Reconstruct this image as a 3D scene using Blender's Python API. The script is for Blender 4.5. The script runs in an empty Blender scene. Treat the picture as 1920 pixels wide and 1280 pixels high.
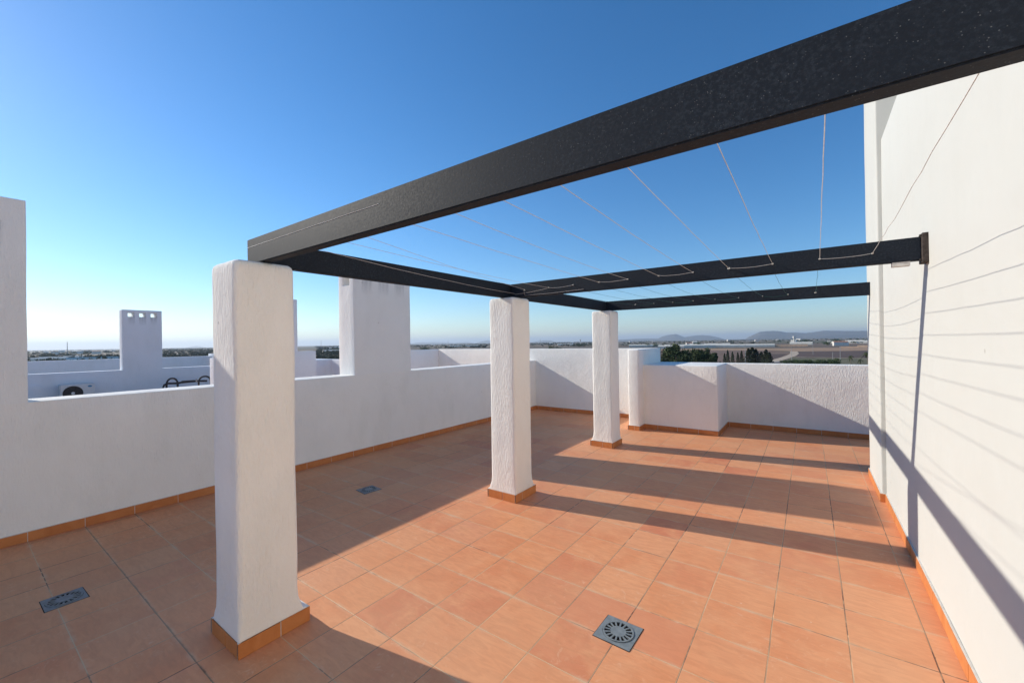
import bpy, bmesh, math, random
from mathutils import Vector, Matrix, noise
random.seed(7)
S = bpy.context.scene
COL = S.collection

# ------------------------------------------------------------------ camera
YAW, PITCH, ROLL = 0.62472, 0.002327, -0.015427
EYE = Vector((0, 0, 1.567))
FPX = 771.99            # focal length in pixels of a 1920 wide picture
fwd = Vector((-math.sin(YAW)*math.cos(PITCH), math.cos(YAW)*math.cos(PITCH), math.sin(PITCH)))
rt = Vector((math.cos(YAW), math.sin(YAW), 0)); up = rt.cross(fwd)
c_, s_ = math.cos(ROLL), math.sin(ROLL)
rt, up = c_*rt + s_*up, -s_*rt + c_*up
cam = bpy.data.cameras.new('camera'); camo = bpy.data.objects.new('camera', cam); COL.objects.link(camo)
m = Matrix((rt, up, -fwd)).transposed().to_4x4(); m.translation = EYE
camo.matrix_world = m
cam.sensor_width = 36; cam.lens = FPX/1920*36; cam.clip_start = .02; cam.clip_end = 90000
S.camera = camo

# ------------------------------------------------------------------ light
SUN_DIR = Vector((-1, -.195, .488)).normalized()      # towards the sun
SUN_EL = math.asin(SUN_DIR.z)
SUN_AZ = math.atan2(SUN_DIR.x, SUN_DIR.y)
S.cycles.max_bounces = 16; S.cycles.diffuse_bounces = 10
w = bpy.data.worlds.new('World'); S.world = w; w.use_nodes = True
nt = w.node_tree; nt.nodes.clear()
sky = nt.nodes.new('ShaderNodeTexSky'); sky.sky_type = 'NISHITA'; sky.sun_disc = False
sky.sun_elevation = SUN_EL; sky.sun_rotation = SUN_AZ % (2*math.pi)
sky.air_density = 1.0; sky.dust_density = .12; sky.ozone_density = 4.5; sky.altitude = 50
bg = nt.nodes.new('ShaderNodeBackground'); bg.inputs['Strength'].default_value = .108
wo = nt.nodes.new('ShaderNodeOutputWorld')
hs = nt.nodes.new('ShaderNodeHueSaturation'); hs.inputs['Saturation'].default_value = 1.22
nt.links.new(sky.outputs[0], hs.inputs['Color']); nt.links.new(hs.outputs[0], bg.inputs['Color']); nt.links.new(bg.outputs[0], wo.inputs['Surface'])
sl = bpy.data.lights.new('sun', 'SUN'); sl.energy = 3.55; sl.angle = math.radians(.55); sl.color = (1, .93, .82)
so = bpy.data.objects.new('sun', sl); COL.objects.link(so); so.rotation_euler = SUN_DIR.to_track_quat('Z', 'Y').to_euler()
so.location = (-8, -2, 12)
S.view_settings.view_transform = 'Standard'; S.view_settings.look = 'None'
S.view_settings.exposure = 0.56; S.view_settings.gamma = 1

GROUND = -9.43
def ray(px, py):
    return (fwd + rt*((px-960)/FPX) + up*((640-py)/FPX))
def G(px, py, z=GROUND):           # the ground point seen in that direction
    d = ray(px, py); t = (z-EYE.z)/d.z
    return EYE + d*t
def bearing(px, dist, z=GROUND):   # a point at a real distance along a bearing
    d = ray(px, 640); d.z = 0; d.normalize()
    p = EYE + d*dist; p.z = z
    return p
def horizon(px): return 641.8-.01543*(px-960)

# ------------------------------------------------------------------ helpers
def tag(o, label=None, cat=None, group=None, kind=None):
    if label: o['label'] = label
    if cat: o['category'] = cat
    if group: o['group'] = group
    if kind: o['kind'] = kind
    return o
def thing(name, label, cat, loc=(0,0,0), group=None):
    o = bpy.data.objects.new(name, None); COL.objects.link(o); o.location = loc; o.empty_display_size = .2
    return tag(o, label, cat, group)
def obj(name, bm, mat, parent=None, base=None, smooth=None):
    if base is None and parent is not None:
        base = Vector(parent.location)
        q = parent.parent
        while q is not None: base += Vector(q.location); q = q.parent
    if base is not None: bmesh.ops.translate(bm, verts=bm.verts, vec=-Vector(base))
    me = bpy.data.meshes.new(name); bm.to_mesh(me); bm.free()
    for mm in (mat if isinstance(mat, (list, tuple)) else [mat]): me.materials.append(mm)
    if smooth is not None:
        for p in me.polygons: p.use_smooth = True
        me.set_sharp_from_angle(angle=math.radians(smooth))
    o = bpy.data.objects.new(name, me); COL.objects.link(o)
    if parent is not None: o.parent = parent
    elif base is not None: o.location = base
    return o
def add_box(bm, x0, x1, y0, y1, z0, z1, mi=0):
    v = [bm.verts.new((x, y, z)) for z in (z0, z1) for y in (y0, y1) for x in (x0, x1)]
    fs = [(0,2,3,1),(4,5,7,6),(0,1,5,4),(2,6,7,3),(0,4,6,2),(1,3,7,5)]
    out = []
    for f in fs:
        fc = bm.faces.new([v[i] for i in f]); fc.material_index = mi; out.append(fc)
    return out
def add_tube(bm, pts, r, n=6, closed=False):
    pts = [Vector(p) for p in pts]; rings = []
    N = len(pts)
    for i, p in enumerate(pts):
        a = pts[(i-1) % N] if (closed or i > 0) else p; b = pts[(i+1) % N] if (closed or i < N-1) else p
        t = (b-a).normalized(); ref = Vector((0,0,1)) if abs(t.z) < .9 else Vector((1,0,0))
        s = t.cross(ref).normalized(); u = s.cross(t)
        rr = r[i] if isinstance(r, (list, tuple)) else r
        rings.append([bm.verts.new(p + s*math.cos(2*math.pi*k/n)*rr + u*math.sin(2*math.pi*k/n)*rr) for k in range(n)])
    for i in range(N if closed else N-1):
        A, B = rings[i], rings[(i+1) % N]
        for k in range(n): bm.faces.new((A[k], A[(k+1) % n], B[(k+1) % n], B[k]))
    if not closed: bm.faces.new(rings[0]); bm.faces.new(rings[-1][::-1])
def solid(boxes, bevel=.02, skip=None, step=.3, jit=.004, seg=3, holes=()):
    """the union of axis-aligned boxes (minus holes) as one closed, softly rounded, slightly uneven plaster body"""
    ax = []
    for a in range(3):
        s = set()
        for b in list(boxes)+list(holes): s.add(round(b[2*a], 4)); s.add(round(b[2*a+1], 4))
        s = sorted(s); out = []
        for i in range(len(s)-1):
            n = max(1, int(math.ceil((s[i+1]-s[i])/step)))
            for k in range(n): out.append(s[i]+(s[i+1]-s[i])*k/n)
        out.append(s[-1]); ax.append(out)
    X, Y, Z = ax
    nx, ny, nz = len(X)-1, len(Y)-1, len(Z)-1
    def inside(i, j, k):
        if i < 0 or j < 0 or k < 0 or i >= nx or j >= ny or k >= nz: return False
        x, y, z = (X[i]+X[i+1])/2, (Y[j]+Y[j+1])/2, (Z[k]+Z[k+1])/2
        t = lambda b: b[0] < x < b[1] and b[2] < y < b[3] and b[4] < z < b[5]
        return any(t(b) for b in boxes) and not any(t(b) for b in holes)
    F = {(i,j,k): inside(i,j,k) for i in range(nx) for j in range(ny) for k in range(nz)}
    bm = bmesh.new(); V = {}
    def v(i, j, k):
        if (i,j,k) not in V: V[(i,j,k)] = bm.verts.new((X[i], Y[j], Z[k]))
        return V[(i,j,k)]
    for (i,j,k), f in F.items():
        if not f: continue
        g = lambda a, b, c: F.get((a,b,c), False)
        if not g(i-1,j,k): bm.faces.new((v(i,j,k), v(i,j,k+1), v(i,j+1,k+1), v(i,j+1,k)))
        if not g(i+1,j,k): bm.faces.new((v(i+1,j,k), v(i+1,j+1,k), v(i+1,j+1,k+1), v(i+1,j,k+1)))
        if not g(i,j-1,k): bm.faces.new((v(i,j,k), v(i+1,j,k), v(i+1,j,k+1), v(i,j,k+1)))
        if not g(i,j+1,k): bm.faces.new((v(i,j+1,k), v(i,j+1,k+1), v(i+1,j+1,k+1), v(i+1,j+1,k)))
        if not g(i,j,k-1): bm.faces.new((v(i,j,k), v(i,j+1,k), v(i+1,j+1,k), v(i+1,j,k)))
        if not g(i,j,k+1): bm.faces.new((v(i,j,k+1), v(i+1,j,k+1), v(i+1,j+1,k+1), v(i,j+1,k+1)))
    bm.normal_update()
    if bevel:
        es = []
        for e in bm.edges:
            if len(e.link_faces) == 2 and e.link_faces[0].normal.dot(e.link_faces[1].normal) < .5:
                c = (e.verts[0].co+e.verts[1].co)/2
                if not e.is_convex: continue
                if skip and skip(c): continue
                es.append(e)
        bmesh.ops.bevel(bm, geom=es, offset=bevel, segments=seg, profile=.5, affect='EDGES', clamp_overlap=True)
    if jit:
        for q in bm.verts:
            n = noise.noise_vector(q.co*2.3)
            q.co += Vector((n.x, n.y, n.z*.8 if q.co.z > .2 else 0))*jit
    return bm

# ------------------------------------------------------------------ materials
class N:
    def __init__(s, name):
        s.m = bpy.data.materials.new(name); s.m.use_nodes = True; s.t = s.m.node_tree; s.t.nodes.clear()
        s.out = s.t.nodes.new('ShaderNodeOutputMaterial'); s.b = s.t.nodes.new('ShaderNodeBsdfPrincipled')
        s.t.links.new(s.b.outputs[0], s.out.inputs[0]); s.b.inputs['Specular IOR Level'].default_value = .3
    def n(s, ty, ins={}, **kw):
        x = s.t.nodes.new('ShaderNode'+ty)
        for k, v in kw.items(): setattr(x, k, v)
        for k, v in ins.items(): s.put(x.inputs[k], v)
        return x
    def put(s, sock, v):
        if isinstance(v, bpy.types.NodeSocket): s.t.links.new(v, sock)
        elif isinstance(v, bpy.types.Node): s.t.links.new(v.outputs[0], sock)
        else: sock.default_value = v
    def set(s, **kw):
        for k, v in kw.items(): s.put(s.b.inputs[k.replace('_', ' ')], v)
    def math(s, op, a, b=0, c=0): 
        return s.n('Math', {0: a, 1: b, 2: c}, operation=op).outputs[0]
    def pos(s, scale=(1,1,1), loc=(0,0,0)):
        g = s.n('NewGeometry').outputs['Position']
        return s.n('Mapping', {'Vector': g, 'Scale': scale, 'Location': loc}).outputs[0]
    def noise(s, vec, scale, detail=3, rough=.5, out='Fac', dist=0):
        return s.n('TexNoise', {'Vector': vec, 'Scale': scale, 'Detail': detail, 'Roughness': rough, 'Distortion': dist}).outputs[out]
    def mix(s, f, a, b, blend='MIX'):
        x = s.t.nodes.new('ShaderNodeMix'); x.data_type = 'RGBA'; x.blend_type = blend
        s.put(x.inputs[0], f); s.put(x.inputs[6], a); s.put(x.inputs[7], b); return x.outputs[2]
    def ramp(s, f, stops):
        x = s.n('ValToRGB', {0: f}); e = x.color_ramp.elements
        while len(e) < len(stops): e.new(.5)
        for q, (p, c) in zip(e, stops): q.position = p; q.color = c if len(c) == 4 else (*c, 1)
        return x.outputs[0]
    def rng(s, v, a, b, c=0, d=1): return s.n('MapRange', {0: v, 1: a, 2: b, 3: c, 4: d}).outputs[0]
def rgb(r, g, b): return (r, g, b, 1)

def stucco(name, base=(.90,.875,.815), depth=.011, drag=1.0, stains=(), dirty=1.0):
    k = N(name)
    g = k.n('NewGeometry').outputs['Position']
    wob = k.n('VectorMath', {0: k.noise(g, 14, 2, .5, 'Color'), 1: (.010,.010,.010)}, operation='MULTIPLY').outputs[0]
    g2 = k.n('VectorMath', {0: g, 1: wob}, operation='ADD').outputs[0]
    p = k.n('Mapping', {'Vector': g2, 'Scale': (1,1,.24)}).outputs[0]; q = k.pos()
    rough = k.rng(k.noise(p, 78, 3, .62), .34, .66); blot = k.noise(k.pos((1,1,.5)), 16, 3, .55); wide = k.noise(q, 1.9, 3, .5)
    fine = k.noise(q, 260, 2, .5); amt = k.rng(k.noise(q, 2.7, 3, .6), .35, .65, .45, 1.15)
    h = k.math('ADD', k.math('MULTIPLY', k.math('MULTIPLY', rough, amt), .36*drag), k.math('ADD', k.math('MULTIPLY', blot, .35), k.math('MULTIPLY', fine, .07)))
    bump = k.n('Bump', {'Height': h, 'Distance': depth, 'Strength': .85})
    big = k.n('Bump', {'Height': wide, 'Distance': .03, 'Strength': .6, 'Normal': bump.outputs[0]})
    dirt = k.noise(k.pos((1,1,.35)), 3.2, 5, .62); patch = k.noise(k.pos((1,1,.8), (5,3,1)), .9, 4, .6)
    col = k.mix(k.rng(dirt, .50, .78, 0, .45*dirty), rgb(*base), rgb(base[0]*.84, base[1]*.84, base[2]*.81))
    col = k.mix(k.rng(patch, .45, .7, 0, .22*dirty), col, rgb(base[0]*.9, base[1]*.89, base[2]*.86))
    nick = k.n('TexVoronoi', {'Vector': g, 'Scale': 2.6}).outputs['Distance']      # scattered chips and marks in the plaster
    col = k.mix(k.math('MULTIPLY', k.rng(nick, .018, .030, 1, 0), .5), col, rgb(.30,.28,.25))
    sx = k.n('SeparateXYZ', {0: g})
    for (y0, y1, z0, z1) in stains:
        yy = k.math('ADD', sx.outputs[1], k.math('MULTIPLY', k.math('SUBTRACT', k.noise(k.pos((1,1,.3)), 12, 3), .5), .05))
        my = k.math('MULTIPLY', k.rng(yy, y0-.012, y0+.012), k.rng(yy, y1-.012, y1+.012, 1, 0)); mz = k.math('MULTIPLY', k.rng(sx.outputs[2], z0, z1, 0, 1), k.rng(sx.outputs[2], z1+.02, z1+.03, 1, 0))
        col = k.mix(k.math('MULTIPLY', k.math('MULTIPLY', my, mz), k.rng(k.noise(k.pos((1,1,.15)), 30, 3), .3, .6, .25, .75)), col, rgb(.42,.43,.42))
    k.set(Base_Color=col, Roughness=.93, Normal=big)
    return k.m
M = {}
M['stucco'] = stucco('white_stucco')
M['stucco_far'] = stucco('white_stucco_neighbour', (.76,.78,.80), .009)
M['smooth'] = stucco('smooth_white_plaster', (.53,.53,.49), .0018, .5, (), .35)

def tiles():
    k = N('terracotta_floor_tiles'); T = .33
    g = k.n('NewGeometry').outputs['Position']
    sx = k.n('SeparateXYZ', {0: g})
    wob = k.noise(g, 1.3, 2)
    w2 = k.math('MULTIPLY', k.math('SUBTRACT', wob, .5), .006)
    u = k.math('DIVIDE', k.math('ADD', k.math('ADD', sx.outputs[0], 2.495+33), w2), T)
    v = k.math('DIVIDE', k.math('ADD', k.math('SUBTRACT', sx.outputs[1], 1.393-33), w2), T)
    fu, fv = k.math('FRACT', u), k.math('FRACT', v); iu, iv = k.math('FLOOR', u), k.math('FLOOR', v)
    du = k.math('MULTIPLY', k.math('MINIMUM', fu, k.math('SUBTRACT', 1, fu)), T)
    dv = k.math('MULTIPLY', k.math('MINIMUM', fv, k.math('SUBTRACT', 1, fv)), T)
    edge = k.noise(g, 90, 2)
    wd = k.math('MULTIPLY', k.math('SUBTRACT', edge, .5), .0016)
    lu = k.rng(k.math('ADD', du, wd), .0016, .0034, 1, 0); lv = k.rng(k.math('ADD', dv, wd), .0014, .0034, 1, 0)
    chip = k.math('MULTIPLY', k.rng(k.math('MINIMUM', du, dv), .004, .007, 1, 0), k.rng(k.noise(g, 38, 3, .7), .64, .68))
    lu = k.math('MAXIMUM', lu, chip)
    line = k.math('MAXIMUM', lu, lv)
    smear = k.math('MULTIPLY', k.rng(k.math('ADD', dv, k.math('MULTIPLY', wd, 5)), .004, .022, 1, 0), k.rng(k.noise(g, 5, 4, .65), .45, .65))
    crack = k.math('MULTIPLY', k.rng(k.math('ABSOLUTE', k.math('SUBTRACT', k.math('MULTIPLY', k.math('SUBTRACT', k.math('FRACT', k.math('ADD', u, .5)), .5), T), .0016)), .0008, .0020, 1, 0), k.rng(k.noise(k.pos((1,1,1), (1,2,0)), .8, 3, .6), .40, .50))
    cell = k.n('CombineXYZ', {0: iu, 1: iv, 2: 0}).outputs[0]
    wn = k.n('TexWhiteNoise', {0: cell}, noise_dimensions='2D')
    off = k.n('VectorMath', {0: g, 1: k.n('VectorMath', {0: wn.outputs['Color'], 1: (9,9,9)}, operation='MULTIPLY').outputs[0]}, operation='ADD').outputs[0]
    mot = k.noise(off, 5.5, 5, .6, dist=.8); strk = k.noise(k.n('Mapping', {'Vector': off, 'Scale': (1,4,1)}).outputs[0], 8, 4, .6, dist=1.2)
    fine = k.noise(off, 60, 3, .6)
    A = rgb(.67,.238,.098); B = rgb(.79,.335,.140); C = rgb(.62,.188,.086)
    col = k.mix(wn.outputs['Value'], A, B)
    sep = k.n('SeparateColor', {0: wn.outputs['Color']})
    col = k.mix(k.rng(sep.outputs[0], .55, 1, 0, .95), col, C)
    col = k.mix(k.rng(sep.outputs[1], .6, 1, 0, .5), col, rgb(.80,.40,.20))
    col = k.mix(k.rng(mot, .40, .68, 0, .75), col, rgb(.77,.345,.165))
    col = k.mix(k.rng(strk, .32, .62, .42, 0), col, rgb(.52,.20,.085))
    col = k.mix(k.rng(fine, .5, .8, 0, .12), col, rgb(.7,.4,.22))
    # whitish scuffs where feet and water have worn the glaze
    sc = k.noise(off, 13, 5, .7, dist=2.5); scm = k.noise(g, 1.5, 2)
    col = k.mix(k.math('MULTIPLY', k.rng(sc, .57, .68, 0, .42), k.rng(scm, .45, .62)), col, rgb(.80,.52,.36))
    # the pair of redder tiles round the nearest drain
    m1 = k.math('MULTIPLY', k.math('GREATER_THAN', sx.outputs[0], -1.175), k.math('LESS_THAN', sx.outputs[0], -.515))
    m2 = k.math('MULTIPLY', k.math('GREATER_THAN', sx.outputs[1], 2.053), k.math('LESS_THAN', sx.outputs[1], 2.383))
    col = k.mix(k.math('MULTIPLY', k.math('MULTIPLY', m1, m2), .45), col, rgb(.60,.19,.10))
    dust = k.noise(g, .55, 4, .6); col = k.mix(k.rng(dust, .40, .68, 0, .34), col, rgb(.68,.42,.24))
    # grout: sandy, blackened in stretches
    gm = k.noise(k.pos((1,1,1), (3,7,0)), 1.1, 3, .6); gfine = k.noise(g, 14, 2)
    black = k.math('MULTIPLY', k.rng(gm, .50, .60), k.rng(gfine, .36, .5))
    j1 = k.rng(k.math('ABSOLUTE', k.math('SUBTRACT', sx.outputs[1], .733)), .003, .012, 1, 0)   # dirty joint running from the left parapet
    j1 = k.math('MULTIPLY', j1, k.math('LESS_THAN', sx.outputs[0], -2.0))
    grout = k.mix(black, rgb(.66,.46,.27), rgb(.07,.05,.035))
    grout = k.mix(k.math('MULTIPLY', j1, .6), grout, rgb(.045,.04,.03))
    col = k.mix(k.math('MULTIPLY', smear, .55), col, rgb(.66,.47,.31))
    wl = k.math('MULTIPLY', line, .85)
    j1w = k.math('MULTIPLY', k.math('MULTIPLY', k.rng(k.math('ABSOLUTE', k.math('SUBTRACT', sx.outputs[1], .735)), .0025, .0065, 1, 0), k.math('LESS_THAN', sx.outputs[0], -1.9)), k.rng(k.noise(g, 7, 4, .7), .40, .58))
    wl = k.math('MAXIMUM', wl, k.math('MULTIPLY', j1w, .85))
    col = k.mix(wl, col, grout)
    col = k.mix(k.math('MULTIPLY', crack, .85), col, rgb(.10,.055,.035))
    spot = k.n('TexVoronoi', {'Vector': g, 'Scale': 1.35}).outputs['Distance']
    col = k.mix(k.math('MULTIPLY', k.rng(spot, .010, .016, 1, 0), .8), col, rgb(.09,.05,.035))
    spot2 = k.n('TexVoronoi', {'Vector': off, 'Scale': 3.1}).outputs['Distance']
    col = k.mix(k.math('MULTIPLY', k.rng(spot2, .012, .022, 1, 0), .55), col, rgb(.82,.66,.52))
    h = k.math('ADD', k.math('MULTIPLY', line, -1), k.math('ADD', k.math('MULTIPLY', strk, .25), k.math('MULTIPLY', mot, .35)))
    bump = k.n('Bump', {'Height': h, 'Distance': .0022, 'Strength': .55})
    tilt = k.n('VectorMath', {0: wn.outputs['Color'], 1: (.5,.5,.5)}, operation='SUBTRACT').outputs[0]
    tilt = k.n('VectorMath', {0: tilt, 1: (.02,.02,0)}, operation='MULTIPLY').outputs[0]
    nn = k.n('VectorMath', {0: bump.outputs[0], 1: tilt}, operation='ADD').outputs[0]
    nn = k.n('VectorMath', {0: nn}, operation='NORMALIZE').outputs[0]
    k.set(Base_Color=col, Roughness=k.rng(mot, .3, .8, .48, .68), Normal=nn); k.b.inputs['Specular IOR Level'].default_value = .35
    return k.m
M['tiles'] = tiles()
def skirt():
    k = N('terracotta_skirting'); g = k.pos()
    a = k.noise(g, 7, 4, .6, dist=1); b = k.noise(g, 1.6, 1)
    col = k.mix(k.rng(a, .3, .7), rgb(.50,.17,.05), rgb(.62,.25,.085)); col = k.mix(k.rng(b, .35, .65, 0, .35), col, rgb(.44,.14,.05))
    k.set(Base_Color=col, Roughness=.45, Normal=k.n('Bump', {'Height': a, 'Distance': .002, 'Strength': .4})); return k.m
M['skirt'] = skirt()
def plain(name, c, r=.6, metal=0, var=.15, scale=12, bump=0):
    k = N(name); a = k.noise(k.pos(), scale, 4, .6)
    col = k.mix(k.rng(a, .3, .7), rgb(*[x*(1-var) for x in c]), rgb(*[min(1, x*(1+var)) for x in c]))
    k.set(Base_Color=col, Roughness=r, Metallic=metal)
    if bump: k.set(Normal=k.n('Bump', {'Height': a, 'Distance': bump, 'Strength': .6}))
    return k.m
M['mortar'] = plain('white_mortar', (.62,.58,.52), .9, 0, .12, 40, .002)
def steel():
    k = N('anthracite_painted_steel'); g = k.pos()
    a = k.noise(g, 110, 5, .75); sp = k.n('TexVoronoi', {'Vector': g, 'Scale': 150}).outputs['Distance']
    b = k.noise(g, 3, 3)
    dust = k.math('MULTIPLY', k.rng(a, .47, .68), k.rng(b, .35, .65, .35, 1))
    col = k.mix(k.math('MULTIPLY', dust, .30), rgb(.012,.016,.023), rgb(.085,.11,.14))
    spk = k.math('MULTIPLY', k.rng(sp, .08, .20, 1, 0), k.rng(k.noise(g, 60, 2), .48, .62))
    col = k.mix(k.math('MULTIPLY', spk, .38), col, rgb(.32,.33,.33))
    k.set(Base_Color=col, Roughness=k.rng(a, .3, .7, .55, .72), Normal=k.n('Bump', {'Height': k.noise(g, 120, 3, .6), 'Distance': .0012, 'Strength': .35}))
    k.b.inputs['Specular IOR Level'].default_value = .16
    return k.m
M['steel'] = steel()
M['rust'] = plain('rusty_steel', (.055,.043,.036), .8, 0, .5, 60, .003)
M['scuff'] = plain('bare_scratch', (.85,.86,.86), .5, 0, .3, 90)
M['grate'] = plain('grey_drain_plastic', (.19,.215,.225), .45, 0, .18, 30, .001)
M['drain_dark'] = plain('drain_painted_dark', (.012,.011,.010), .95)  # near-black paint; under the gratings it stands in for shade below
M['cord'] = plain('pale_pink_cord', (.60,.57,.54), .8, 0, .2, 70)
M['green_cord'] = plain('green_plastic_cord', (.03,.13,.11), .5, 0, .25, 40)
M['zinc'] = plain('zinc_hook', (.45,.43,.40), .4, .6, .2, 60)
M['ac'] = plain('ac_casing', (.62,.63,.62), .5, 0, .05, 8)
M['dark'] = plain('dark_plastic', (.035,.035,.038), .5, 0, .3, 20)
M['ac_badge'] = plain('blue_badge', (.05,.22,.40), .4)
M['hose'] = plain('weathered_black_tube', (.05,.045,.042), .6, 0, .4, 25, .002)
M['asphalt'] = plain('asphalt_road', (.20,.21,.23), .9)
M['dirt'] = plain('dirt_track', (.46,.36,.26), .95, 0, .2, .3)
M['plough'] = plain('ploughed_soil', (.105,.066,.05), .95, 0, .25, .15)
M['plough2'] = plain('ploughed_red_soil', (.17,.105,.072), .95, 0, .25, .1)
M['tan'] = plain('dry_field', (.34,.215,.13), .95, 0, .18, .08)
M['scrub'] = plain('weedy_field', (.13,.115,.06), .95, 0, .35, .2)
M['film'] = plain('greenhouse_film', (.66,.62,.53), .8, 0, .12, .2)
M['ochre'] = plain('ochre_wall', (.62,.42,.28), .9, 0, .12, .3)
M['house'] = plain('house_render', (.66,.62,.56), .9, 0, .12, .3)
M['roof'] = plain('clay_roof', (.32,.15,.09), .9, 0, .2, .5)
M['bark'] = plain('bark', (.14,.11,.085), .95, 0, .3, 3)
M['pole'] = plain('concrete_pole', (.35,.34,.33), .9)
def leaf(name, a, b):
    k = N(name); r = k.n('ObjectInfo').outputs['Random']; n = k.noise(k.pos(), .9, 4, .7)
    n2 = k.math('ADD', k.math('MULTIPLY', n, .8), k.math('MULTIPLY', r, .2))
    k.set(Base_Color=k.mix(k.rng(n2, .3, .7), rgb(*a), rgb(*b)), Roughness=.85); return k.m
M['pine'] = leaf('pine_foliage', (.030,.046,.018), (.085,.110,.040))
M['cypress'] = leaf('cypress_foliage', (.024,.034,.020), (.060,.075,.036))
M['citrus'] = leaf('citrus_foliage', (.030,.055,.018), (.075,.115,.035))
M['palm'] = leaf('palm_foliage', (.045,.06,.02), (.10,.12,.045))
def land():
    k = N('farmland'); g = k.pos((1,1,0))
    st = k.n('Mapping', {'Vector': g, 'Rotation': (0,0,.35), 'Scale': (.0022,.0048,1)}).outputs[0]
    vo = k.n('TexVoronoi', {'Vector': st, 'Scale': 1.0, 'Randomness': .8}, distance='CHEBYCHEV')
    f = k.n('SeparateColor', {0: vo.outputs['Color']}).outputs[0]
    col = k.ramp(f, [(0, (.15,.10,.07)), (.22, (.20,.13,.09)), (.4, (.09,.085,.045)), (.55, (.28,.20,.13)), (.7, (.12,.09,.06)), (.85, (.10,.10,.05)), (1, (.33,.27,.20))])
    col.node.color_ramp.interpolation = 'CONSTANT'
    n = k.noise(g, .02, 5, .7); n2 = k.noise(g, .18, 4, .7)
    col = k.mix(k.rng(n, .35, .7, 0, .6), col, rgb(.16,.125,.08)); col = k.mix(k.rng(n2, .45, .75, 0, .5), col, rgb(.07,.07,.04))
    k.set(Base_Color=col, Roughness=.95); return k.m
M['land'] = land()
def hill():
    k = N('mountain_scrub'); g = k.pos((1,1,1.6)); n = k.noise(g, .0016, 7, .6); n2 = k.noise(g, .012, 4, .6)
    col = k.mix(k.rng(n, .35, .65), rgb(.075,.068,.05), rgb(.17,.14,.11)); col = k.mix(k.rng(n2, .4, .7, 0, .5), col, rgb(.05,.055,.035))
    k.set(Base_Color=col, Roughness=.95); return k.m
M['hill'] = hill()

# ------------------------------------------------------------------ the terrace: floor and walls
XL, XLo, ZP = -5.212, -5.585, 1.138
XR, XP = .578, .541
def sheet(name, pts, mat, z=None, kind='structure'):
    bm = bmesh.new(); bm.faces.new([bm.verts.new(p if z is None else (p[0], p[1], z)) for p in pts])
    bm.normal_update()
    if bm.faces[:][0].normal.z < 0: bmesh.ops.reverse_faces(bm, faces=bm.faces)
    o = obj(name, bm, mat); o['kind'] = kind; return o
bm = bmesh.new(); add_box(bm, XLo+.05, 4, -6, 8.5, -.12, 0); tag(obj('terrace_floor', bm, M['tiles']), kind='structure')
bm = bmesh.new(); add_box(bm, -17.7, XLo+.04, -6, 8.5, -.12, -.004); tag(obj('neighbouring_terrace_floor', bm, M['tiles']), kind='structure')
bm = bmesh.new(); add_box(bm, -24, -17.72, -6, 8.5, -.12, -.004); tag(obj('far_terrace_floor', bm, M['tiles']), kind='structure')

def skirting(name, runs, parent, h=.08, t=.012):
    """runs: (x0,y0,x1,y1,nx,ny) wall lines with outward normal; a row of cut tiles with mortar between and on top"""
    bm = bmesh.new(); mb = bmesh.new()
    for (x0, y0, x1, y1, nx, ny) in runs:
        L = math.hypot(x1-x0, y1-y0); d = Vector(((x1-x0)/L, (y1-y0)/L, 0)); n = Vector((nx, ny, 0))
        a = Vector((x0, y0, 0)); s = 0; cuts = []
        ph = (d.x*x0+d.y*y0) ; off = (-2.495 if abs(d.x) > .5 else 1.393)*(d.x+d.y)
        first = .33-((ph-off) % .33)
        if first < .03: first += .33
        s = 0; e = first
        while s < L-1e-4:
            e = min(e, L); cuts.append((s, e)); s = e; e += .33
        for (s, e) in cuts:
            g = .0022; j = random.uniform(-.0012, .0012); hh = h+random.uniform(-.0015, .0015)
            P0 = a+d*(s+(g if s > 0 else 0)); P1 = a+d*(e-(g if e < L else 0))
            q = [P0, P1, P1+n*(t+j), P0+n*(t+j)]
            xs = [p.x for p in q]; ys = [p.y for p in q]
            add_box(bm, min(xs), max(xs), min(ys), max(ys), .001, hh)
        q = [a, a+d*L, a+d*L+n*(t-.003), a+n*(t-.003)]
        xs = [p.x for p in q]; ys = [p.y for p in q]
        add_box(mb, min(xs), max(xs), min(ys), max(ys), .0015, h+.0035)
    bmesh.ops.bevel(bm, geom=bm.edges[:], offset=.0015, segments=1, affect='EDGES')
    s = obj(name, bm, M['skirt'], parent); obj('mortar_joint', mb, M['mortar'], s); return s

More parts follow.
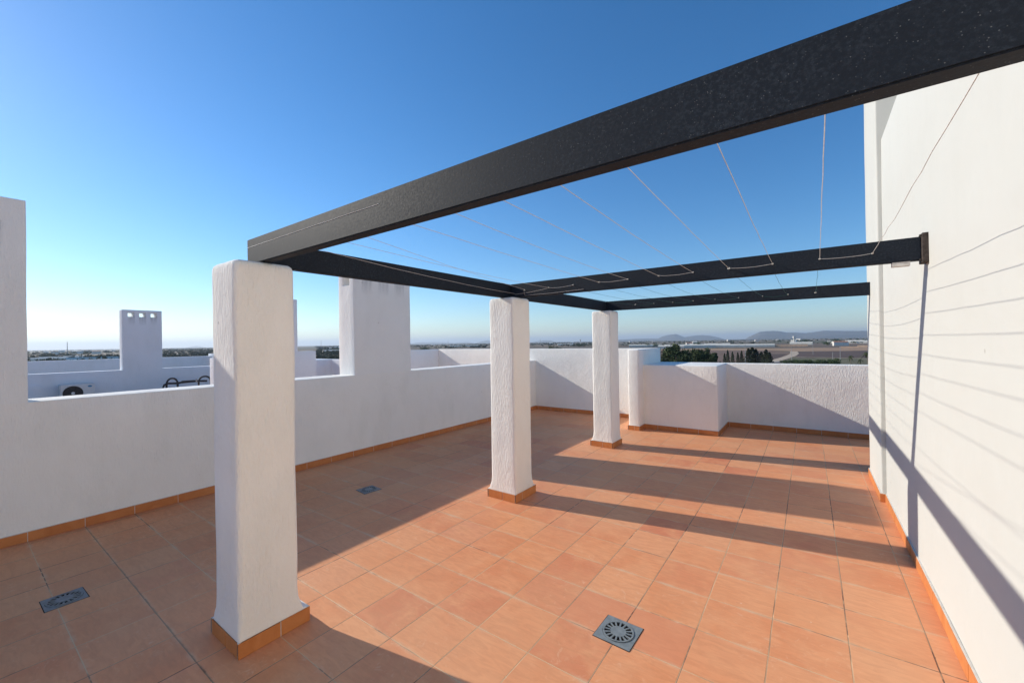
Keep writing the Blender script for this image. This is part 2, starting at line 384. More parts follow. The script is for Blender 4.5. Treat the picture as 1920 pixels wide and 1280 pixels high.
# left parapet with the two chimneys that rise from it
CH = [(-.62, .415), (3.415, 4.43)]
par = thing('parapet_wall', 'long white rendered parapet in shade along the left side of the terrace, carrying two chimneys', 'wall', (XL-.18, 2, 0))
def wall_with_chimneys(par, x0, x1, ya, yb, zp, stacks, wmat, base):
    """one plastered body: the parapet and the chimneys that grow out of it, parted at the parapet's top"""
    boxes = [(x0, x1, ya, yb, -.02, zp)]; holes = []
    for c in stacks:
        y0, y1, z1, hw, hz = c['y0'], c['y1'], c['z1'], .155, .085
        boxes.append((x0, x1, y0, y1, zp, z1)); W = y1-y0; c['st'] = []
        for i in range(3):
            m_ = y0+W*(.5+(i-1)*.285); holes.append((x0-.1, x1+.1, m_-hw/2, m_+hw/2, z1-hz-.135, z1-hz))
            c['st'].append((m_-hw*.55, m_+hw*.6, z1-hz-.42, z1-hz-.13))
        if c.get('side'): holes.append((x0+.1, x1-.1, y0-.1, y0+.12, *c['side']))
    bm = solid(boxes, .013, lambda q: q.z < .02 or q.y > yb-.01, .3, .004, 3, holes)
    def take(test):
        nb = bmesh.new(); vm = {}
        for f in bm.faces:
            if test(f.calc_center_median()):
                vs = []
                for v in f.verts:
                    if v.index not in vm: vm[v.index] = nb.verts.new(v.co)
                    vs.append(vm[v.index])
                nb.faces.new(vs)
        nb.normal_update(); return nb
    bm.verts.index_update()
    ins = lambda q, c: q.z > zp-.001 and c['y0']-.006 < q.y < c['y1']+.006
    obj('wall', take(lambda q: not any(ins(q, c) for c in stacks)), wmat, par, smooth=40)
    for c in stacks:
        t = thing('chimney', c['label'], 'chimney', ((x0+x1)/2, (c['y0']+c['y1'])/2, zp))
        obj('stack', take(lambda q: ins(q, c)), stucco('chimney_stucco', base, .009, 1, c['st']), t, smooth=40)
    bm.free()
wall_with_chimneys(par, XLo, XL, -5.5, 8.16, ZP, [
    dict(y0=CH[0][0], y1=CH[0][1], z1=2.795, label='white chimney stack at the left edge of the photo, cut by the frame'),
    dict(y0=CH[1][0], y1=CH[1][1], z1=2.79, side=(2.42, 2.62), label='white chimney stack on the left parapet, its top hidden behind the dark side beam')], M['stucco'], (.89,.875,.83))
skirting('skirting', [(XL, -5.5, XL, 8.15, 1, 0)], par)

# back walls
YB, Y2, Y3, ZT = 8.15, 7.085, 8.276, 1.41
YW = 7.335
SX0, SX1, XJ = -2.598, -2.406, -1.208
bw = thing('back_wall', 'tall white back wall behind the pillars, half crossed by a slanting shadow', 'wall', (-4, YB, 0))
obj('wall', solid([(-8.42, SX0, YB+.004, YB+.26, -.02, ZT)], .012, lambda c: c.z < .02 or c.x > SX0-.01), M['stucco'], bw, smooth=40)
skirting('skirting', [(XL+.012, YB+.004, SX0, YB+.004, 0, -1)], bw)
sw = thing('stub_wall', 'tall white end wall jutting forward beside the third pillar, taller than the low wall it meets', 'wall', (-2.5, Y2, 0))
obj('wall', solid([(SX0, SX1, Y2, YB+.26, -.02, ZT)], .02, lambda c: c.z < .02 or (c.x < SX0+.01 and c.y > YB)), M['stucco'], sw, smooth=40)
skirting('skirting', [(SX0, Y2, SX1, Y2, 0, -1), (SX0, YB-.0, SX0, Y2-.012, -1, 0), (SX1, Y2-.012, SX1, YW, 1, 0)], sw)
lw = thing('low_wall', 'low white parapet right of the stub wall, stepping back at a corner and running to the tall white building', 'wall', (-.8, 7.6, 0))
obj('wall', solid([(SX1, XJ, YW, Y3+.2, -.02, ZP-.004), (XJ, 3, Y3, Y3+.2, -.02, ZP-.004)], .014, lambda c: c.z < .02 or c.x < SX1+.02), M['stucco'], lw, smooth=40)
skirting('skirting', [(SX1+.012, YW, XJ, YW, 0, -1), (XJ, YW-.012, XJ, Y3-.012, 1, 0), (XJ, Y3, 2.4, Y3, 0, -1)], lw)

# the tall building on the right
rb = thing('rooftop_building', 'tall blank white building wall on the right, sunlit, with cord shadows across it', 'building', (2, 0, 0))
bm = bmesh.new()
prof = [(XR, -.02), (XR, .6), (XR, 1.4), (XR, 2.2), (XR, 2.8), (XR, 3.43), (XR+.15, 3.80), (XR+.40, 4.42), (4, 4.5), (4, -.02)]
ys = [-6+i*.32 for i in range(35)] + [5.221]
rows = [[bm.verts.new((x, y, z)) for x, z in prof] for y in ys]
for a, b in zip(rows, rows[1:]):
    for i in range(len(prof)): j = (i+1) % len(prof); bm.faces.new((a[i], b[i], b[j], a[j]))
bm.faces.new(rows[0]); bm.faces.new(rows[-1][::-1])
for q in bm.verts:
    if q.co.x < 3: n = noise.noise_vector(q.co*1.1); q.co.x += n.x*.004
bmesh.ops.recalc_face_normals(bm, faces=bm.faces)
obj('wall', bm, M['smooth'], rb, smooth=40)
obj('corner_block', solid([(XP, 3.9, 5.223, 6.155, -.02, 4.42)], .012, lambda c: c.z < .02 or c.x > 3), M['smooth'], rb, smooth=40)
skirting('skirting', [(XR, -6, XR, 5.221-.012, -1, 0), (XP-.012, 5.223, XR, 5.223, 0, -1), (XP, 5.223, XP, 6.155, -1, 0)], rb, .08, .013)

# ------------------------------------------------------------------ pillars
def pillar(label, y0, seed):
    X0, X1 = -2.688, -2.332; Y0, Y1 = y0, y0+.365
    cx, cy = (X0+X1)/2, (Y0+Y1)/2
    t = thing('pillar', label, 'pillar', (cx, cy, 0), 'white pillars carrying the dark steel pergola')
    bm = bmesh.new(); zs = [.079, .083, .092, .105, .125, .16, .22]+[.3+.1*i for i in range(17)]+[1.96, 1.985, 2.002, 2.012]
    rings = []
    for z in zs:
        f = max(0, min(1, (.24-z)/.15)); f = f**2.2
        x0 = -2.640-.026*f; x1 = -2.336+.001*f
        a = Y0+.006-.002*f; b = Y0+.308+.024*f
        if z < .0835: x0, x1, a, b = X0+.004, X1-.003, Y0+.003, Y1-.004
        sh = 0
        if z > 1.97: k = (z-1.97)/.042; sh = .016*(1-math.sqrt(max(0, 1-k*k)))
        x0 += sh; x1 -= sh; a += sh; b -= sh
        r = .026 if z > .15 else .012
        ring = []
        for (px, py, a0) in ((x1-r, b-r, 0), (x0+r, b-r, 90), (x0+r, a+r, 180), (x1-r, a+r, 270)):
            for q in range(5):
                an = math.radians(a0+q*22.5); ring.append(Vector((px+r*math.cos(an), py+r*math.sin(an), z)))
        out = []
        for i in range(len(ring)):
            p, q = ring[i], ring[(i+1) % len(ring)]; out.append(p)
            if (q-p).length > .08:
                for k in (1, 2, 3): out.append(p.lerp(q, k/4))
        rings.append([])
        for p in out:
            n = noise.noise_vector(Vector((p.x*4+seed*7, p.y*4, p.z*2.6))); n2 = noise.noise_vector(Vector((p.x*14+seed*3, p.y*14, p.z*6)))
            kk = 0 if z < .1 else 1
            rings[-1].append(bm.verts.new(p+Vector((n.x, n.y, 0))*.0042*kk+Vector((n2.x, n2.y, 0))*.0018*kk))
    for A, B in zip(rings, rings[1:]):
        for i in range(len(A)): j = (i+1) % len(A); bm.faces.new((A[i], A[j], B[j], B[i]))
    bm.faces.new(rings[-1]); bm.faces.new(rings[0][::-1])
    obj('shaft', bm, M['stucco'], t, smooth=50)
    e = .012
    s = skirting('skirting', [(X0+e, Y0+e, X1-e, Y0+e, 0, -1), (X1-e, Y0, X1-e, Y1, 1, 0), (X0+e, Y1-e, X1-e, Y1-e, 0, 1), (X0+e, Y0, X0+e, Y1, -1, 0)], t)
    return t
PY = [.857, 3.259, 5.701]
pillar('nearest and largest white pillar, at left in front of the parapet, under the corner of the pergola', PY[0], 1)
pillar('middle white pillar, where the side beam meets the second cross beam', PY[1], 2)
pillar('farthest white pillar, in front of the back wall and beside the stub wall', PY[2], 3)

# ------------------------------------------------------------------ pergola
pg = thing('steel_pergola', 'dark anthracite steel pergola frame of box beams on three white pillars, fixed to the building', 'pergola', (-1, 3.4, 2))
BZ0, BZ1 = 2.018, 2.157
def beam(x0, x1, y0, y1, z0=BZ0, z1=BZ1):
    bm = bmesh.new(); add_box(bm, x0, x1, y0, y1, z0, z1)
    bmesh.ops.bevel(bm, geom=bm.edges[:], offset=.004, segments=2, affect='EDGES')
    return bm
BY = [.998, 3.400, 5.842]
ends = [XR-.001, .548, XP+.002]
HX = [.327, .065, -.197, -.468, -.716, -.974, -1.231, -1.49, -1.742, -2.003, -2.279]
def hook(parent, x, y, z, ny=-1, big=False):
    bm = bmesh.new(); r = .0075 if big else .0048
    add_tube(bm, [(x, y, z), (x, y+ny*.010, z), (x, y+ny*.014, z+.002)], .0022, 6)
    pts = [(x+r*math.cos(a), y+ny*(.014+r+r*math.sin(a)*ny*-1*-1), z+.002+r*math.sin(a)*.8) for a in [i*math.pi/5 for i in range(10)]]
    add_tube(bm, pts, .0020 if not big else .003, 6, True)
    return obj('hook', bm, M['zinc'], parent, smooth=60)
for i, (y, xe) in enumerate(zip(BY, ends)):
    b = obj('cross_beam', beam(-2.523 if i == 0 else -2.459, xe, y, y+.056), M['steel'], pg, smooth=30)
    if i == 0:
        bm = bmesh.new(); add_tube(bm, [(-2.515+.09*k, y-.0006+.0003*random.random(), 2.112+random.uniform(-.0006,.0006)) for k in range(14)], .0008, 5)
        obj('weld_seam', bm, M['scuff'], b)
        for x in (.265,.035,-.18,-.41,-.625,-.85,-1.075,-1.315,-1.602,-1.752,-1.985): hook(b, x, y+.056, 2.058, 1)
    if i == 1:
        for x in HX: hook(b, x, y, 2.082, -1, abs(x+.468) < .01)
    if i == 2:
        for x in (.068, -.19, -.448, -.705, -.973, -1.236, -1.495, -1.75, -2.01): hook(b, x, y, 2.078, -1, x in (.068, -2.01))
for i in range(2):
    obj('side_beam', beam(-2.523, -2.460, BY[i]+(.056 if i == 0 else .0)+.0005, BY[i+1]+(.0 if i == 0 else .056)-.0005), M['steel'], pg, smooth=30)
bm = bmesh.new(); add_box(bm, .548, XR+.002, 3.382, 3.476, 2.0, 2.176); bmesh.ops.bevel(bm, geom=bm.edges[:], offset=.003, segments=1, affect='EDGES')
for z in (2.012, 2.155):
    add_box(bm, .538, .5478, 3.386, 3.396, z, z+.012)
obj('end_plate', bm, M['rust'], pg)
bm = bmesh.new(); add_box(bm, .42, .50, 3.405, 3.45, 1.992, 2.0175); obj('mortar_patch', bm, M['mortar'], pg)

# ------------------------------------------------------------------ cords
def run(a, b, sag=.02, kink=.004, n=14):
    a, b = Vector(a), Vector(b); out = []
    for i in range(n+1):
        t = i/n; p = a.lerp(b, t); p.z -= sag*4*t*(1-t)
        k = math.sin(math.pi*t)
        p += Vector((random.uniform(-1,1)*kink*k, 0, random.uniform(-1,1)*kink*.6*k)); out.append(p)
    return out
yA, yB = 1.054+.02, 3.4-.018
bm = bmesh.new(); order = HX
AX = [.265,.035,-.18,-.41,-.625,-.85,-1.075,-1.315]
# lace: first run ends on the far beam, next starts there
pts = []
for i, x in enumerate(order[:8]):
    A = (AX[i], yA, 2.06); B = (x, yB, 2.084)
    seg = run(A, B, random.uniform(.002,.014), .004 if i == 0 else .0016)
    if i % 2: seg = seg[::-1]
    if pts: pts += run(pts[-1], seg[0], .007, .002, 5)[1:-1]
    pts += seg
add_tube(bm, pts, .0012, 5)
tag(obj('clothesline', bm, M['cord'], base=(-1, 2.2, 2.08)), 'pale cord laced back and forth between the two nearest cross beams', 'clothesline')
bm = bmesh.new(); add_tube(bm, run((-1.752, yA, 2.05), (-2.003, yB, 2.082), .012, .002, 14)+run((-2.0, yB-.002, 2.08), (-1.742, yB-.002, 2.083), .008, .002, 6)[1:], .0011, 5)
tag(obj('clothesline', bm, M['cord'], base=(-1.9, 2.2, 2.08)), 'last straight pale cord, nearest the side beam, ending left of the laced ones', 'clothesline')
bm = bmesh.new(); add_tube(bm, run((-1.602, yA, 2.055), (-2.279, 3.384, 2.090), .010, .003, 16)+[(-2.282, 3.383, 2.06)]+run((-2.275, 3.386, 2.03), (-1.64, 3.389, 2.036), .004, .002, 6), .0011, 5)
tag(obj('clothesline', bm, M['cord'], base=(-2, 2.2, 2.08)), 'pale cord crossing the others diagonally to the knot above the middle pillar', 'clothesline')
bm = bmesh.new(); add_tube(bm, run((-1.985, yA, 2.05), (-2.40, 3.386, 2.058), .016, .003, 16)+run((-2.39, 3.386, 2.05), (-2.02, 3.386, 2.078), .006, .002, 6), .0011, 5)
tag(obj('clothesline', bm, M['cord'], base=(-2.2, 2.2, 2.08)), 'slack pale cord running in front of the side beam to the middle pillar', 'clothesline')
bm = bmesh.new(); GX = [.068, -.19, -.448, -.705, -.973, -1.236, -1.495, -1.75, -2.01]
pts2 = []
for i, x in enumerate(GX):
    A = (x-.01, 3.456+.006, 2.06); B = (x, 5.842-.016, 2.078)
    seg = run(A, B, random.uniform(.01,.035), .004)
    if i % 2 == 0: seg = seg[::-1]
    if pts2: pts2 += run(pts2[-1], seg[0], .014, .002, 5)[1:-1]
    pts2 += seg
add_tube(bm, pts2, .0012, 5)
tag(obj('clothesline', bm, M['green_cord'], base=(-1, 4.6, 2.07)), 'dark green cord laced between the second and the farthest cross beam', 'clothesline')

# ------------------------------------------------------------------ drains
def drain(label, cx, cy, rot, s=.2):
    t = thing('floor_drain', label, 'drain', (cx, cy, .001), 'grey floor drains')
    R0 = Matrix.Rotation(rot, 4, 'Z'); T = Matrix.Translation((cx, cy, 0)) @ R0
    bm = bmesh.new(); n = 64; h = s/2; rc = .083
    inner, outer = [], []
    for i in range(n):
        a = 2*math.pi*i/n; cs, sn = math.cos(a), math.sin(a); k = h/max(abs(cs), abs(sn))
        outer.append((cs*k, sn*k)); inner.append((cs*rc, sn*rc))
    def ringstrip(bm, A, B, z0, z1):
        a0 = [bm.verts.new((*p, z1)) for p in A]; b0 = [bm.verts.new((*p, z1)) for p in B]
        a1 = [bm.verts.new((*p, z0)) for p in A]; b1 = [bm.verts.new((*p, z0)) for p in B]
        for i in range(len(A)):
            j = (i+1) % len(A)
            bm.faces.new((a0[i], a0[j], b0[j], b0[i])); bm.faces.new((a0[j], a0[i], a1[i], a1[j])); bm.faces.new((b0[i], b0[j], b1[j], b1[i]))
    ringstrip(bm, inner, outer, .0007, .0035); bm.transform(T); bmesh.ops.recalc_face_normals(bm, faces=bm.faces)
    obj('frame', bm, M['grate'], t)
    bm = bmesh.new(); e_ = h+.0035; bm.faces.new([bm.verts.new(q) for q in ((-e_,-e_,.0004),(e_*.99,-e_*1.01,.0004),(e_,e_*1.02,.0004),(-e_*1.01,e_,.0004))]); bm.transform(T); obj('open_joint', bm, M['drain_dark'], t)
    bm = bmesh.new(); bm.faces.new([bm.verts.new((math.cos(2*math.pi*i/32)*rc*1.01, math.sin(2*math.pi*i/32)*rc*1.01, .0012)) for i in range(32)]); bm.transform(T)
    obj('painted_shade_disc', bm, M['drain_dark'], t)  # flat disc on the floor, painted dark as the shade below the slots
    bm = bmesh.new(); circ = lambda r: [(math.cos(2*math.pi*i/n)*r, math.sin(2*math.pi*i/n)*r) for i in range(n)]
    ringstrip(bm, circ(.073), circ(.081), .002, .0075)
    z0, z1 = .002, .0068
    c0 = [bm.verts.new((*p, z1)) for p in circ(.041)]; c1 = [bm.verts.new((*p, z0)) for p in circ(.041)]
    bm.faces.new(c0)
    for i in range(n): bm.faces.new((c0[i], c1[i], c1[(i+1) % n], c0[(i+1) % n]))
    for q in range(16):
        a = 2*math.pi*(q+.5)/16; d = Vector((math.cos(a), math.sin(a), 0)); p = Vector((-d.y, d.x, 0))
        w0, w1 = .0034, .0046
        vs = [d*.040-p*w0, d*.040+p*w0, d*.0735+p*w1, d*.0735-p*w1]
        tp = [bm.verts.new(v+Vector((0,0,z1-.0004))) for v in vs]; bt = [bm.verts.new(v+Vector((0,0,z0))) for v in vs]
        bm.faces.new(tp)
        for i in range(4): bm.faces.new((tp[i], bt[i], bt[(i+1) % 4], tp[(i+1) % 4]))
    bm.transform(T); bmesh.ops.recalc_face_normals(bm, faces=bm.faces)
    obj('grating', bm, M['grate'], t)
drain('round grey drain grating in a square plate, sunlit, set between two redder tiles', -.854, 2.121, math.radians(-1.5))
drain('grey square drain in the shade at lower left, left of the nearest pillar', -3.812, .442, math.radians(1), .185)
drain('small grey drain in the shade between the nearest and middle pillars', -3.885, 2.695, math.radians(-6), .19)

# ------------------------------------------------------------------ neighbouring terraces
n1 = thing('stub_wall', 'white end wall of the next terrace seen just right of the chimney stack, in shade', 'wall', (-8.5, 7.6, 0))
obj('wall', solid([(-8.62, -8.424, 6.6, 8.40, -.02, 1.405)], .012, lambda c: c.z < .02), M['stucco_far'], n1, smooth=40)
XN, ZN = -17.63, .88
nw = thing('parapet_wall', 'blue-shaded parapet of the neighbouring terrace carrying a chimney with three vents', 'wall', (XN, 2, 0))
CN = (3.36, 4.35)
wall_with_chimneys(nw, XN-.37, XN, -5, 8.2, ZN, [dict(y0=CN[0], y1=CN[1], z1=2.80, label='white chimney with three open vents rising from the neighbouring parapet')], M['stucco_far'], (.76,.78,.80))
dv = thing('dividing_wall', 'white dividing wall of the neighbouring terrace partly hidden behind the nearest pillar', 'wall', (-11.2, 4.8, 0))
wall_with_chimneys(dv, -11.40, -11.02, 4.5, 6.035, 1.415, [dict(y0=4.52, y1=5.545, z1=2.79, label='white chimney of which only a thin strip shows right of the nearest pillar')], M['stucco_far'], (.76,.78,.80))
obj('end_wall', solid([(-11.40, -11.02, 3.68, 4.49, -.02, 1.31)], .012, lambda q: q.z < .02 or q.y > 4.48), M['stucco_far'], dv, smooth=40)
n2 = thing('low_wall', 'low white wall with a corner on the next terrace, seen between the nearest pillar and the chimney stack', 'wall', (-14, 7.7, 0))
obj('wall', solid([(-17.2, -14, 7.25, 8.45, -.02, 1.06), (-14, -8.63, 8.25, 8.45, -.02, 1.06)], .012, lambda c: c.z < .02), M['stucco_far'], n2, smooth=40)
n3 = thing('parapet_wall', 'farthest shaded parapet at left, just below the horizon', 'wall', (-23.3, 2, 0))
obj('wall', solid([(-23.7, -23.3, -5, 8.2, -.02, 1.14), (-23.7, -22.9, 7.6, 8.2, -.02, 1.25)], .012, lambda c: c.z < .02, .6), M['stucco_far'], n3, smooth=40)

ac = thing('air_conditioner', 'white air conditioning outdoor unit with a round black fan, standing by the neighbouring parapet', 'air conditioner', (-17.35, 2.31, 0))
bm = bmesh.new(); add_box(bm, -17.52, -17.22, 1.955, 2.665, .03, .555); bmesh.ops.bevel(bm, geom=bm.edges[:], offset=.018, segments=3, affect='EDGES')
obj('casing', bm, M['ac'], ac, smooth=40)
fy, fz, fr = 2.215, .30, .205
bm = bmesh.new(); bm.faces.new([bm.verts.new((-17.216, fy+fr*math.cos(a), fz+fr*math.sin(a))) for a in [2*math.pi*i/40 for i in range(40)]]); f = obj('fan', bm, M['dark'], ac)
bm = bmesh.new()
for r in (.06, .10, .14, .18, .205): add_tube(bm, [(-17.208, fy+r*math.cos(a), fz+r*math.sin(a)) for a in [2*math.pi*i/32 for i in range(32)]], .003, 5, True)
for q in range(8):
    a = math.pi*q/4; add_tube(bm, [(-17.208, fy+.03*math.cos(a), fz+.03*math.sin(a)), (-17.208, fy+.205*math.cos(a), fz+.205*math.sin(a))], .003, 5)
obj('fan_guard', bm, M['dark'], f)
bm = bmesh.new(); bm.faces.new([bm.verts.new((-17.204, fy+.038*math.cos(a), fz+.038*math.sin(a))) for a in [2*math.pi*i/20 for i in range(20)]]); obj('hub', bm, M['ac'], f)
bm = bmesh.new(); bm.faces.new([bm.verts.new((-17.217, 2.56+.045*math.cos(a), .475+.028*math.sin(a))) for a in [2*math.pi*i/24 for i in range(24)]]); obj('badge', bm, M['ac_badge'], ac)
bm = bmesh.new(); add_box(bm, -17.45, -17.28, 1.985, 2.05, -.002, .031); obj('foot', bm, M['dark'], ac)
bm = bmesh.new(); add_box(bm, -17.45, -17.28, 2.57, 2.635, -.002, .031); obj('foot', bm, M['dark'], ac)
cb = thing('meter_box', 'flush white service box on the neighbouring parapet left of the air conditioner', 'box', (-17.6, 1.4, .3))
bm = bmesh.new(); add_box(bm, -17.635, -17.585, 1.15, 1.63, .15, .575); bmesh.ops.bevel(bm, geom=bm.edges[:], offset=.006, segments=2, affect='EDGES'); obj('casing', bm, M['stucco_far'], cb)
bm = bmesh.new(); add_box(bm, -17.5855, -17.578, 1.18, 1.60, .18, .545); obj('door', bm, M['stucco_far'], cb)

# black tubular frame with hoops, lying beyond the parapet
X0 = -16.4
fr_ = thing('hooped_frame', 'weathered black tubular frame with two hoops showing above the parapet beside the nearest pillar', 'frame', (X0, 4.65, 0))
def arc(y0, y1, z0, z1, n=14, x=X0):
    return [(x, (y0+y1)/2-(y1-y0)/2*math.cos(math.pi*i/n), z0+(z1-z0)*math.sin(math.pi*i/n)**.75) for i in range(n+1)]
for y0, y1 in ((4.14, 4.42), (4.98, 5.32)):
    bm = bmesh.new(); add_tube(bm, [(X0, y0, .0)]+arc(y0, y1, .38, .595)+[(X0, y1, .0)], .028, 8); obj('hoop', bm, M['hose'], fr_, smooth=60)
bm = bmesh.new(); add_tube(bm, [(X0+.03, 4.02, .0), (X0+.03, 4.03, .3), (X0+.03, 4.07, .40), (X0+.03, 4.16, .445), (X0+.03, 4.4, .43), (X0+.03, 4.5, .445), (X0+.03, 4.9, .46), (X0+.03, 5.2, .44)], .032, 8); obj('rail', bm, M['hose'], fr_, smooth=60)
bm = bmesh.new(); add_box(bm, X0+.02, X0+.09, 4.5, 4.86, .425, .50); bmesh.ops.bevel(bm, geom=bm.edges[:], offset=.012, segments=2, affect='EDGES'); obj('pad', bm, M['hose'], fr_)
bm = bmesh.new(); add_tube(bm, [(X0+.05, 4.90, .42), (X0+.05, 4.90, .53)], .022, 8); obj('clamp', bm, M['zinc'], fr_)

# the building that carries the terraces
hb = thing('apartment_building', 'white apartment building whose flat roof carries all the terraces', 'building', (-10, 1, GROUND))
bm = bmesh.new(); add_box(bm, -24, 4.4, -6.2, 8.56, GROUND, -.125); obj('body', bm, M['stucco'], hb)
for k, z in enumerate((GROUND+1, GROUND+4.1, GROUND+7.0)):
    for x in (-21, -15, -9, -3, 2):
        bm = bmesh.new(); add_box(bm, x, x+1.3, 8.561, 8.60, z, z+1.3); obj('window', bm, M['dark'], hb)

# ------------------------------------------------------------------ land, fields, roads
bm = bmesh.new(); R = 30000
bm.faces.new([bm.verts.new((R*math.cos(a), R*math.sin(a), GROUND)) for a in [2*math.pi*i/64 for i in range(64)]])
tag(obj('farmland', bm, M['land']), kind='structure')
def field(name, px, mat, dz):
    return sheet(name, [G(*p) for p in px], mat, GROUND+dz)
field('ploughed_field', [(1236,657),(1420,655),(1480,660),(1482,664),(1440,684),(1236,690)], M['plough2'], .04)
field('dark_field', [(1440,664),(1474,663.5),(1462,671),(1434,680),(1415,680)], M['plough'], .10)
field('dark_field', [(1490,659.5),(1640,657),(1700,657),(1700,670),(1500,671),(1484,668)], M['plough'], .10)
field('tan_field', [(1240,653.6),(1440,653),(1640,651),(1700,651),(1700,656.5),(1490,659),(1440,657),(1240,657)], M['tan'], .07)
field('weedy_field', [(1450,690),(1484,670),(1700,672),(1700,700),(1450,700)], M['scrub'], .07)
def track(name, pts, wd, mat, dz):
    P = [G(*p) for p in pts]; bm = bmesh.new(); L, Rr = [], []
    for i, p in enumerate(P):
        a, b = P[max(0, i-1)], P[min(len(P)-1, i+1)]; d = (b-a).normalized(); n = Vector((-d.y, d.x, 0))*wd/2
        L.append(bm.verts.new((p.x+n.x, p.y+n.y, GROUND+dz))); Rr.append(bm.verts.new((p.x-n.x, p.y-n.y, GROUND+dz)))
    for i in range(len(P)-1): bm.faces.new((L[i], L[i+1], Rr[i+1], Rr[i]))
    bmesh.ops.recalc_face_normals(bm, faces=bm.faces)
    if bm.faces[:][0].normal.z < 0: bmesh.ops.reverse_faces(bm, faces=bm.faces)
    tag(obj(name, bm, mat), kind='structure')
track('dirt_track', [(1488,659),(1490,663),(1484,667),(1466,673),(1448,678),(1425,684),(1400,690)], 5, M['dirt'], .16)
track('dirt_track', [(1410,662.8),(1440,662.8),(1474,662.6),(1489,663)], 3.5, M['dirt'], .18)
track('dirt_track', [(1484,669),(1510,670),(1560,671),(1640,673),(1700,674)], 3, M['dirt'], .18)
track('road', [(1390,681.5),(1430,680.5),(1470,679)], 4, M['asphalt'], .22)

# greenhouses, walls and houses scattered over the plain
def ordinal(n):
    a = 'first second third fourth fifth sixth seventh eighth ninth tenth eleventh twelfth thirteenth fourteenth fifteenth sixteenth seventeenth eighteenth nineteenth twentieth'.split()
    return a[n] if n < 20 else 'twenty-'+a[n-20]
def order_labels(lst, what):
    reg = {}
    for px, o in sorted(lst, key=lambda q: q[0]): reg.setdefault(where(px), []).append(o)
    for wtxt, os_ in reg.items():
        for n, o in enumerate(os_): o['label'] = ordinal(n)+' '+what+' from left '+wtxt
def where(px):
    return 'left of the three-vent chimney' if px < 250 else 'between the three-vent chimney and the nearest pillar' if px < 420 else 'between the nearest pillar and the chimney stack' if px < 700 else 'above the back wall left of the middle pillar' if px < 930 else 'between the middle and farthest pillars' if px < 1120 else 'behind the pine clump' if px < 1350 else 'behind the cypress row' if px < 1450 else 'beyond the dark fields at right'
def gable(bm, c, L, Wd, h, hr, rot, mi=(0, 1), spans=1):
    R1 = Matrix.Rotation(rot, 4, 'Z'); T = Matrix.Translation(c) @ R1; w1 = Wd/spans
    for s in range(spans):
        y0 = -Wd/2+w1*s; y1 = y0+w1; ym = (y0+y1)/2
        v = [bm.verts.new(T @ Vector(p)) for p in [(-L/2,y0,0),(L/2,y0,0),(L/2,y1,0),(-L/2,y1,0),(-L/2,y0,h),(L/2,y0,h),(L/2,y1,h),(-L/2,y1,h),(-L/2,ym,h+hr),(L/2,ym,h+hr)]]
        for f, q in (((0,1,5,4),0),((2,3,7,6),0),((3,0,4,8,7),0),((1,2,6,9,5),0),((4,5,9,8),1),((8,9,6,7),1)):
            bm.faces.new([v[i] for i in f]).material_index = mi[q]
def greenhouse(px, dist, L, Wd, h, rot, spans, label, mats=None):
    p = bearing(px, dist); bm = bmesh.new()
    th = math.atan2(p.x, p.y)
    gable(bm, (0,0,0), L, Wd, h, 1.3, 0, (0, 0), spans)
    o = obj('greenhouse', bm, mats or M['film']); o.location = p; o.rotation_euler.z = -th+rot
    return tag(o, label, 'greenhouse', 'greenhouses on the plain')
gh = 'long low white greenhouse far out on the plain'
greenhouse(1292, 610, 62, 26, 3.2, .10, 4, 'pale greenhouse directly behind the round-crowned pines')
greenhouse(1258, 560, 30, 20, 3.0, 0, 3, 'small white greenhouse just left of the tallest pine')
greenhouse(1380, 640, 88, 20, 2.6, .02, 3, 'longest white greenhouse, behind the row of dark cypresses')
greenhouse(1330, 760, 60, 24, 3, 0, 4, 'second white greenhouse behind the pines, partly overlapping the longest one')
gl = []
for px, d, L in ((1590, 950, 60), (1625, 1150, 70), (1502, 820, 30), (1210, 700, 50), (70, 520, 10), (88, 560, 10), (112, 540, 11), (138, 600, 14), (613, 620, 10), (622, 640, 10), (631, 630, 10), (1060, 1300, 50), (870, 1300, 90)):
    gl.append((px, greenhouse(px, d, L, 14, 3.2, random.uniform(-.15, .15), 2, 'x')))
order_labels(gl, 'far white greenhouse')
greenhouse(200, 480, 46, 10, 3, 0, 2, 'long pale greenhouse roof left of the three-vent chimney')
def wall_far(px, dist, L, h, label):
    p = bearing(px, dist); th = math.atan2(p.x, p.y); bm = bmesh.new(); add_box(bm, -L/2, L/2, -.3, .3, 0, h); add_box(bm, -L/2+1, L/2-1, .31, 4, 0, h*.7)
    o = obj('boundary_wall', bm, M['ochre']); o.location = p; o.rotation_euler.z = -th; return tag(o, label, 'wall')
wall_far(1463, 640, 24, 2.9, 'sand-coloured wall above the track, left of the two')
wall_far(1497, 660, 20, 2.9, 'sand-coloured wall above the track, right of the two')
wall_far(1592, 560, 16, 1.1, 'low pale wall at the far right edge of the fields')
wall_far(1628, 580, 18, 2.2, 'ochre farm wall at far right beside the white building corner')
def house(px, dist, L, Wd, h, rot, label=None, group=True, mat='house', roof='roof'):
    p = bearing(px, dist); bm = bmesh.new(); gable(bm, (0,0,0), L, Wd, h, 1.6, 0, (0, 1)); th = math.atan2(p.x, p.y)
    t = obj('farmhouse', bm, [M[mat], M[roof]]); t.location = p; t.rotation_euler.z = -th+rot
    return tag(t, label or 'tiny pale house on the hazy plain', 'house', 'houses scattered over the plain')
house(1575, 700, 16, 9, 4.5, .3, 'reddish farmhouse among trees left of the long pale greenhouse')
house(1292, 800, 10, 8, 4.5, .2, 'small white house above the round-crowned pines')
rr = random.Random(5)
houses = []
